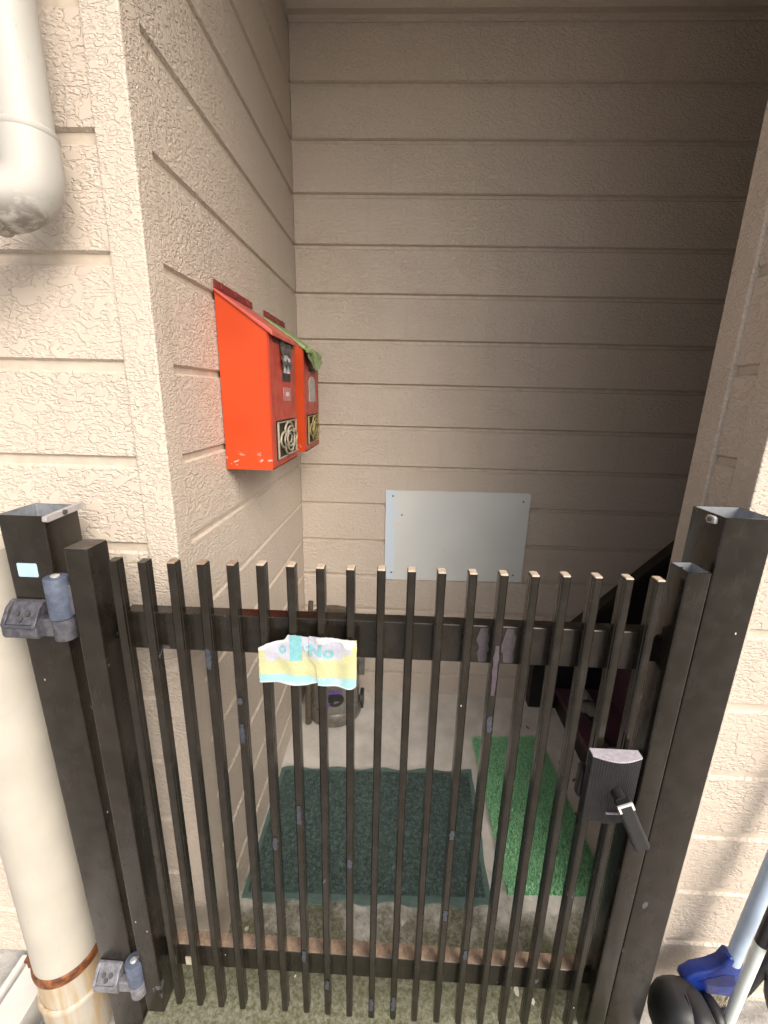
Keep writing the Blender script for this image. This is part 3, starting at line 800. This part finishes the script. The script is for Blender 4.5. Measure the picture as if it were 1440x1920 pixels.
up = thing("rain_pipe", "white rain pipe ending in a dirty elbow high on the wall", "pipe", (-.486, .632, 1.45))
cx_, cy_ = -.4860, .632
MB().tube([(cx_, cy_, 1.585), (cx_, cy_, 2.9)], .0305, 36).build("pipe_body", 'pvc_up', up, smooth=True)
el_ = []
Rb = .046
dirv = Vector((-.93, -.37, 0)).normalized()
cz_ = 1.5535
for i in range(15):
    a = R_(78) * i / 14
    el_.append(Vector((cx_, cy_, cz_)) + dirv * (Rb * (1 - math.cos(a))) + Vector((0, 0, -Rb * math.sin(a))))
d_end = (el_[-1] - el_[-2]).normalized()
rad = [.0335] * 17
path = [Vector((cx_, cy_, 1.590)), Vector((cx_, cy_, 1.575))] + el_ 
elb = MB().tube(path + [el_[-1] + d_end * .012], rad + [.0335], 36).build("elbow", 'pvc_up', up, smooth=True)
MB().lathe([(.0335, 0), (.0346, .002), (.0346, .006), (.0310, .009)], (cx_, cy_, 1.5865), 36, cap=False).build("collar", 'pvc_up', up, smooth=True)
q0 = el_[-1] + d_end * .008
MB().tube([q0, q0 + d_end * .004, q0 + d_end * .010, q0 + d_end * .014], [.0340, .0358, .0352, .0325], 32).build("seal_ring", 'seal', up, smooth=True)
MB().tube([q0 + d_end * .012, q0 + d_end * .9], .0305, 32).build("outlet_pipe", 'pvc_up', up, smooth=True)

# white plastic box at the foot of the pipe
M['white_box'] = simple("white_plastic", (.60, .59, .56), .4, 0, .12, 16)
wb = thing("plastic_box", "white plastic box with seamed lid on the ground by the drain pipe", "box", (-.80, .50, -.13))
MB().box(-.874, -.690, .20, .550, -.13, -.062).box(-.874, -.786, .550, .688, -.13, -.062).build("box_base", 'white_box', wb)
MB().box(-.8505, -.7830, .20, .688, -.0615, -.0480).build("lid_panel", 'white_box', wb, bevel=.002)
MB().box(-.7808, -.690, .20, .552, -.0615, -.0480).build("lid_panel", 'white_box', wb, bevel=.002)
MB().box(-.8740, -.8620, .20, .690, -.0615, -.0460).build("rim", 'white_box', wb, bevel=.002)
MB().add([(-.8530, .20, -.0490), (-.8600, .20, -.058), (-.8600, .688, -.058), (-.8530, .66, -.0490)], [(0, 1, 2, 3)]).build("lid_flap", 'white_box', wb)

# ------------------------------------------------------------------ vacuum cleaner behind the notice
M['vac_grey'] = simple("vacuum_grey", (.17, .155, .135), .35, .2, .3, 40)
M['vac_clear'] = simple("smoky_tank", (.20, .185, .165), .18, 0, .3, 25)
M['vac_handle'] = simple("vacuum_handle", (.105, .085, .06), .4, .2, .3, 60)
M['purple'] = simple("purple_plastic", (.14, .075, .36), .35)
vc = thing("vacuum_cleaner", "dusty grey canister vacuum with arched handle standing in the porch corner", "vacuum", (-.238, 1.50, 0))
VX, VY = -.238, 1.515
MB().lathe([(.095, 0), (.108, .006), (.110, .030), (.106, .050), (.100, .058)], (VX, VY, .004), 40).build("base", 'vac_grey', vc, smooth=True)
MB().lathe([(.098, 0), (.100, .010), (.100, .130), (.104, .138), (.104, .158), (.096, .165)], (VX, VY, .062), 40).build("tank", 'vac_clear', vc, smooth=True)
MB().lathe([(.096, 0), (.092, .05), (.070, .12), (.045, .15), (.02, .156)], (VX, VY, .2275), 40).build("motor_head", 'vac_grey', vc, smooth=True)
em = MB()
pts_ = [(.036 * math.cos(a), .036 * .8 * math.sin(a)) for a in [2 * math.pi * i / 24 for i in range(24)]]
def wrap(px, pz, r): a = -math.pi / 2 + .16 + px / r; return (VX + r * math.cos(a), VY + r * math.sin(a), .130 + pz)
em.add([wrap(p[0], p[1], .1008) for p in pts_] + [wrap(p[0], p[1], .1035) for p in pts_], [tuple(range(24, 48))] + [(i, (i + 1) % 24, 24 + (i + 1) % 24, 24 + i) for i in range(24)])
em.build("filter_cap", 'black_plastic', vc)
MB().add([wrap(-.030 + .060 * i / 8, .030, .1042) for i in range(9)] + [wrap(-.030 + .060 * i / 8, .041, .1042) for i in range(9)], [(i, i + 1, 10 + i, 9 + i) for i in range(8)]).build("purple_band", 'purple', vc, fix=False)
MB().add([wrap(-.034, -.028, .1042), wrap(-.020, -.028, .1042), wrap(-.020, -.008, .1042), wrap(-.034, -.008, .1042)], [(0, 1, 2, 3)]).build("purple_clip", 'purple', vc, fix=False)
ar = [(VX + .112 * math.cos(a), VY - .02, .372 + .112 * .95 * math.sin(a)) for a in [math.pi * i / 20 for i in range(21)]]
def band(path, w, t):
    m = MB(); vs_ = []
    c = Vector((VX, VY - .02, .372))
    for p in path:
        p = Vector(p); d = (p - c).normalized()
        vs_ += [p + Vector((0, -w, 0)) - d * t, p + Vector((0, -w, 0)) + d * t, p + Vector((0, w, 0)) + d * t, p + Vector((0, w, 0)) - d * t]
    fs = [(4 * i + k, 4 * i + (k + 1) % 4, 4 * i + 4 + (k + 1) % 4, 4 * i + 4 + k) for i in range(len(path) - 1) for k in range(4)]
    return m.add(vs_, fs)
band(ar, .014, .013).build("carry_handle", 'vac_handle', vc, smooth=True)
MB().box(VX - .125, VX - .100, VY - .034, VY - .006, .20, .378).box(VX + .100, VX + .125, VY - .034, VY - .006, .20, .378).build("handle_mount", 'vac_grey', vc, bevel=.004)
MB().tube([(-.330, 1.425, .012), (-.328, 1.440, .300), (-.320, 1.475, .520)], [.0125, .0120, .0095], 16).build("suction_tube", 'vac_handle', vc, smooth=True)
for sx in (-1, 1):
    MB().tube([(VX + sx * .104, VY + .03, .045), (VX + sx * .118, VY + .03, .045)], .040, 20).build("wheel", 'black_plastic', vc, smooth=True)

# ------------------------------------------------------------------ stairs in the dark to the right
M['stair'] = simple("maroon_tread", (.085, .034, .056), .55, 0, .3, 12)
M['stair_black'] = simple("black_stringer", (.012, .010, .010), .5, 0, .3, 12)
stairs = thing("staircase", "dark maroon staircase rising into the unlit stairwell", "stairs", (.70, 1.2, 0))
ZS = lambda x: .737 + 1.056 * (x - 1.089)
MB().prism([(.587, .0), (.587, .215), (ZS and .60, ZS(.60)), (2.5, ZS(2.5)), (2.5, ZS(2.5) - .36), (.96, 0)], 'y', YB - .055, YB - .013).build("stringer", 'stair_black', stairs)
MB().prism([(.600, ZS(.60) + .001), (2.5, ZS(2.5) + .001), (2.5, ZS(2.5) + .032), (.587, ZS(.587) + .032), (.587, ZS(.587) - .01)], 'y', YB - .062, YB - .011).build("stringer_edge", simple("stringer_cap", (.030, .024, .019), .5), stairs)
x_, z_ = .700, .105
for i in range(8):
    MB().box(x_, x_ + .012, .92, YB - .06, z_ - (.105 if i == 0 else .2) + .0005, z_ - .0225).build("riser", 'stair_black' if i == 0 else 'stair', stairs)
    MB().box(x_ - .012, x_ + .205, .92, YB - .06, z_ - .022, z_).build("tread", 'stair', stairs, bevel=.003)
    x_ += .192; z_ += .2
sl_ = thing("slipper", "pale grey slipper lying on the lowest maroon step", "slipper", (.78, 1.50, .105))
MB().lathe([(.030, 0), (.036, .004), (.036, .010), (.030, .013)], (.768, 1.50, .1055), 24, 1.0, 2.4).build("sole", simple("grey_sole", (.30, .29, .27), .8, 0, .3, 60), sl_, smooth=True)
MB().grid(lambda u, v: (.768 + .036 * math.cos(math.pi * u), 1.475 + .075 * v * (1 - .25 * (2 * u - 1) ** 2), .1195 + .022 * math.sin(math.pi * u)), 12, 8).build("upper", simple("grey_upper", (.36, .35, .33), .8, 0, .3, 60), sl_, smooth=True, fix=False)
rk = thing("umbrella", "dark folded umbrella lying along the lowest step", "umbrella", (.75, 1.30, .105))
MB().tube([(.742, 1.42, .119), (.752, 1.30, .121), (.765, 1.16, .119)], [.006, .013, .010], 12).build("canopy", 'stair_black', rk, smooth=True)
MB().tube([(.765, 1.16, .119), (.768, 1.10, .117)], .005, 10).build("handle", 'black_plastic', rk, smooth=True)
MB().tube([(.742, 1.42, .119), (.740, 1.44, .119)], .004, 10).build("tip", 'alu', rk, smooth=True)

# ------------------------------------------------------------------ broom, pole and folded cart by the right post
M['blue'] = simple("blue_plastic", (.010, .030, .20), .3, 0, .2, 30)
M['pale_tube'] = simple("pale_blue_tube", (.42, .52, .66), .35, 0, .08, 40)
M['white_tube'] = simple("white_tube", (.68, .73, .70), .35, 0, .08, 40)
M['bristle'] = simple("tan_bristle", (.36, .32, .24), .9, 0, .4, 300)
br = thing("broom", "broom with royal blue head and pale blue handle leaning on the wall", "broom", (.70, .66, -.02))
hx0, hx1 = Vector((.7075, .632, .190)), Vector((.800, .672, 1.02))
MB().tube([hx0, hx1], .0135, 20).build("handle", 'pale_tube', br, smooth=True)
head = [(.6166, .1267), (.6162, .1395), (.6345, .1606), (.6638, .1729), (.6819, .1873), (.6918, .2131), (.7225, .1990), (.7226, .1661), (.7354, .1386), (.7343, .1158), (.718, .0977), (.6678, .1041), (.6315, .1119)]
hb = MB().prism(head, 'y', .622, .648).build("head", 'blue', br, bevel=.005, seg=3, smooth=True)
MB().prism([(.6415, .1413), (.6902, .1660), (.7104, .1650), (.7197, .134), (.6822, .1300)], 'y', .6212, .6219).build("head_recess", simple("blue_inset", (.006, .014, .11), .35), hb)
bs = MB(); rng = random.Random(11)
for i in range(900):
    u = rng.random(); x = .634 + .085 * u; y = .625 + .020 * rng.random(); zt = .116 - .015 * u; l = rng.uniform(.035, .05)
    dx = rng.uniform(-.006, .008)
    bs.add([(x - .0006, y, zt), (x + .0006, y, zt), (x + dx + .0004, y + .003, zt - l), (x + dx - .0004, y + .003, zt - l)], [(0, 1, 2, 3)])
b2 = bs.build("bristles", 'bristle', br, fix=False); b2["kind"] = "stuff"
wp = thing("pole", "thin white pole slanting in front of the broom", "pole", (.685, .57, -.13))
MB().tube([(.664, .575, -.10), (.7035, .592, .310)], .0095, 16).build("shaft", 'white_tube', wp, smooth=True)
MB().tube([(.7035, .592, .310), (.718, .598, .47)], .0105, 16).build("grip", 'black_plastic', wp, smooth=True)
coil = [(.722 + .016 * math.cos(a * 1.0) + .002 * math.sin(a * .31), .580 + .010 * math.sin(a * 1.7), .318 + .024 * math.sin(a) + .0016 * a * .3) for a in [i * .35 for i in range(75)]]
cw = MB().tube(coil, .0022, 6).build("cord", 'black_plastic', smooth=True)
tag(cw, "tangled thin black cord hanging by the white pole", "cord")
ct = thing("cart", "folded black plastic cart standing against the right post foot", "cart", (.61, .58, -.13))
def blob(c, r, n=24, m=14, pw=.75):
    def sg(v): return math.copysign(abs(v) ** pw, v)
    mb = MB()
    return mb.grid(lambda u, v: (c[0] + r[0] * sg(math.cos(2 * math.pi * u)) * sg(math.sin(math.pi * v)), c[1] + r[1] * sg(math.sin(2 * math.pi * u)) * sg(math.sin(math.pi * v)), c[2] - r[2] * sg(math.cos(math.pi * v))), n, m)
wc = blob((.595, .590, .095), (.050, .050, .062)).build("wheel_cover", 'black_plastic', ct, smooth=True, fix=False, angle=80)
blob((.612, .578, .112), (.028, .046, .048)).build("cover_ridge", 'black_plastic', wc, smooth=True, fix=False, angle=80)
for sx_, sw_ in ((-.012, 1.0), (.020, .9)):
    MB().tube([(.595 + sx_ + .012 * math.sin(a), .590 - .0515 * sw_ * math.cos(a), .095 + .0625 * sw_ * math.sin(a)) for a in [R_(-20 + 110 * i / 12) for i in range(13)]], .0018, 8).build("cover_seam", 'stair_black', wc, smooth=True)
blob((.660, .592, .082), (.017, .034, .046)).build("hub", 'black_plastic', ct, smooth=True, fix=False, angle=80)
MB().tube([(.720, .650, -.03), (.785, .660, .065), (.840, .668, .20)], .012, 12).build("frame_tube", 'black_plastic', ct, smooth=True)
MB().tube([(.812, .650, .13), (.822, .648, .07), (.836, .646, .032)], .009, 12).build("frame_tube", 'black_plastic', ct, smooth=True)
MB().tube([(.836, .646, .032), (.842, .645, .014)], .0078, 12).build("tube_tip", 'alu', ct, smooth=True)
wh = MB(); 
for i in range(9):
    z = .004 + .009 * i
    wh.lathe([(.040 * math.sin(math.pi * (i + 2) / 13), 0), (.043 * math.sin(math.pi * (i + 2.4) / 13), .004), (.040 * math.sin(math.pi * (i + 2.9) / 13), .008)], (.592, .530, z - .03), 24, cap=False)
wh.build("ribbed_cover", simple("ribbed_white", (.55, .60, .60), .5, 0, .2, 60), ct, smooth=True)

# ------------------------------------------------------------------ small litter on the floor
M['chip'] = simple("paint_chip", (.66, .65, .56), .7)
M['leaf'] = simple("dry_leaf", (.16, .12, .07), .8)
rng = random.Random(21)
spots = [(-.34, .742, 1.6), (-.395, .735, 1.0), (.045, .775, 1.5), (.12, .71, .8), (-.02, .655, .8), (.30, .66, 2.2), (.33, .645, 1.4), (.02, .64, .6), (-.2, .66, .6)]
for i, (x, y, s) in enumerate(spots):
    m = MB(); k = 6; r = .0045 * s; a0_ = rng.uniform(0, 6)
    m.prism([(x + r * rng.uniform(.4, 1) * math.cos(a0_ + j * 6.283 / k), y + r * rng.uniform(.5, 1.2) * math.sin(a0_ + j * 6.283 / k)) for j in range(k)], 'z', .0006, .0022)
    o = m.build("paint_chip", 'chip')
    tag(o, "small pale chip lying on the mossy floor under the gate", "chip", "pale chips on the mossy floor")
for i, (x, y) in enumerate([(.62, 1.30), (.635, 1.17), (.60, 1.10), (.645, 1.23), (.55, 1.47)]):
    m = MB(); a0_ = rng.uniform(0, 6); pts = []
    for j in range(8):
        a = j * math.pi / 4; r = .011 * (1 if j % 4 else 1.3) * rng.uniform(.6, 1)
        pts.append((x + r * math.cos(a) * math.cos(a0_) - .45 * r * math.sin(a) * math.sin(a0_), y + r * math.cos(a) * math.sin(a0_) + .45 * r * math.sin(a) * math.cos(a0_)))
    o = m.prism(pts, 'z', .0008, .0028).build("dry_leaf", 'leaf')
    tag(o, "small dark dry leaf on bare concrete between turf strip and stairs", "leaf", "dry leaves beside the turf strip")
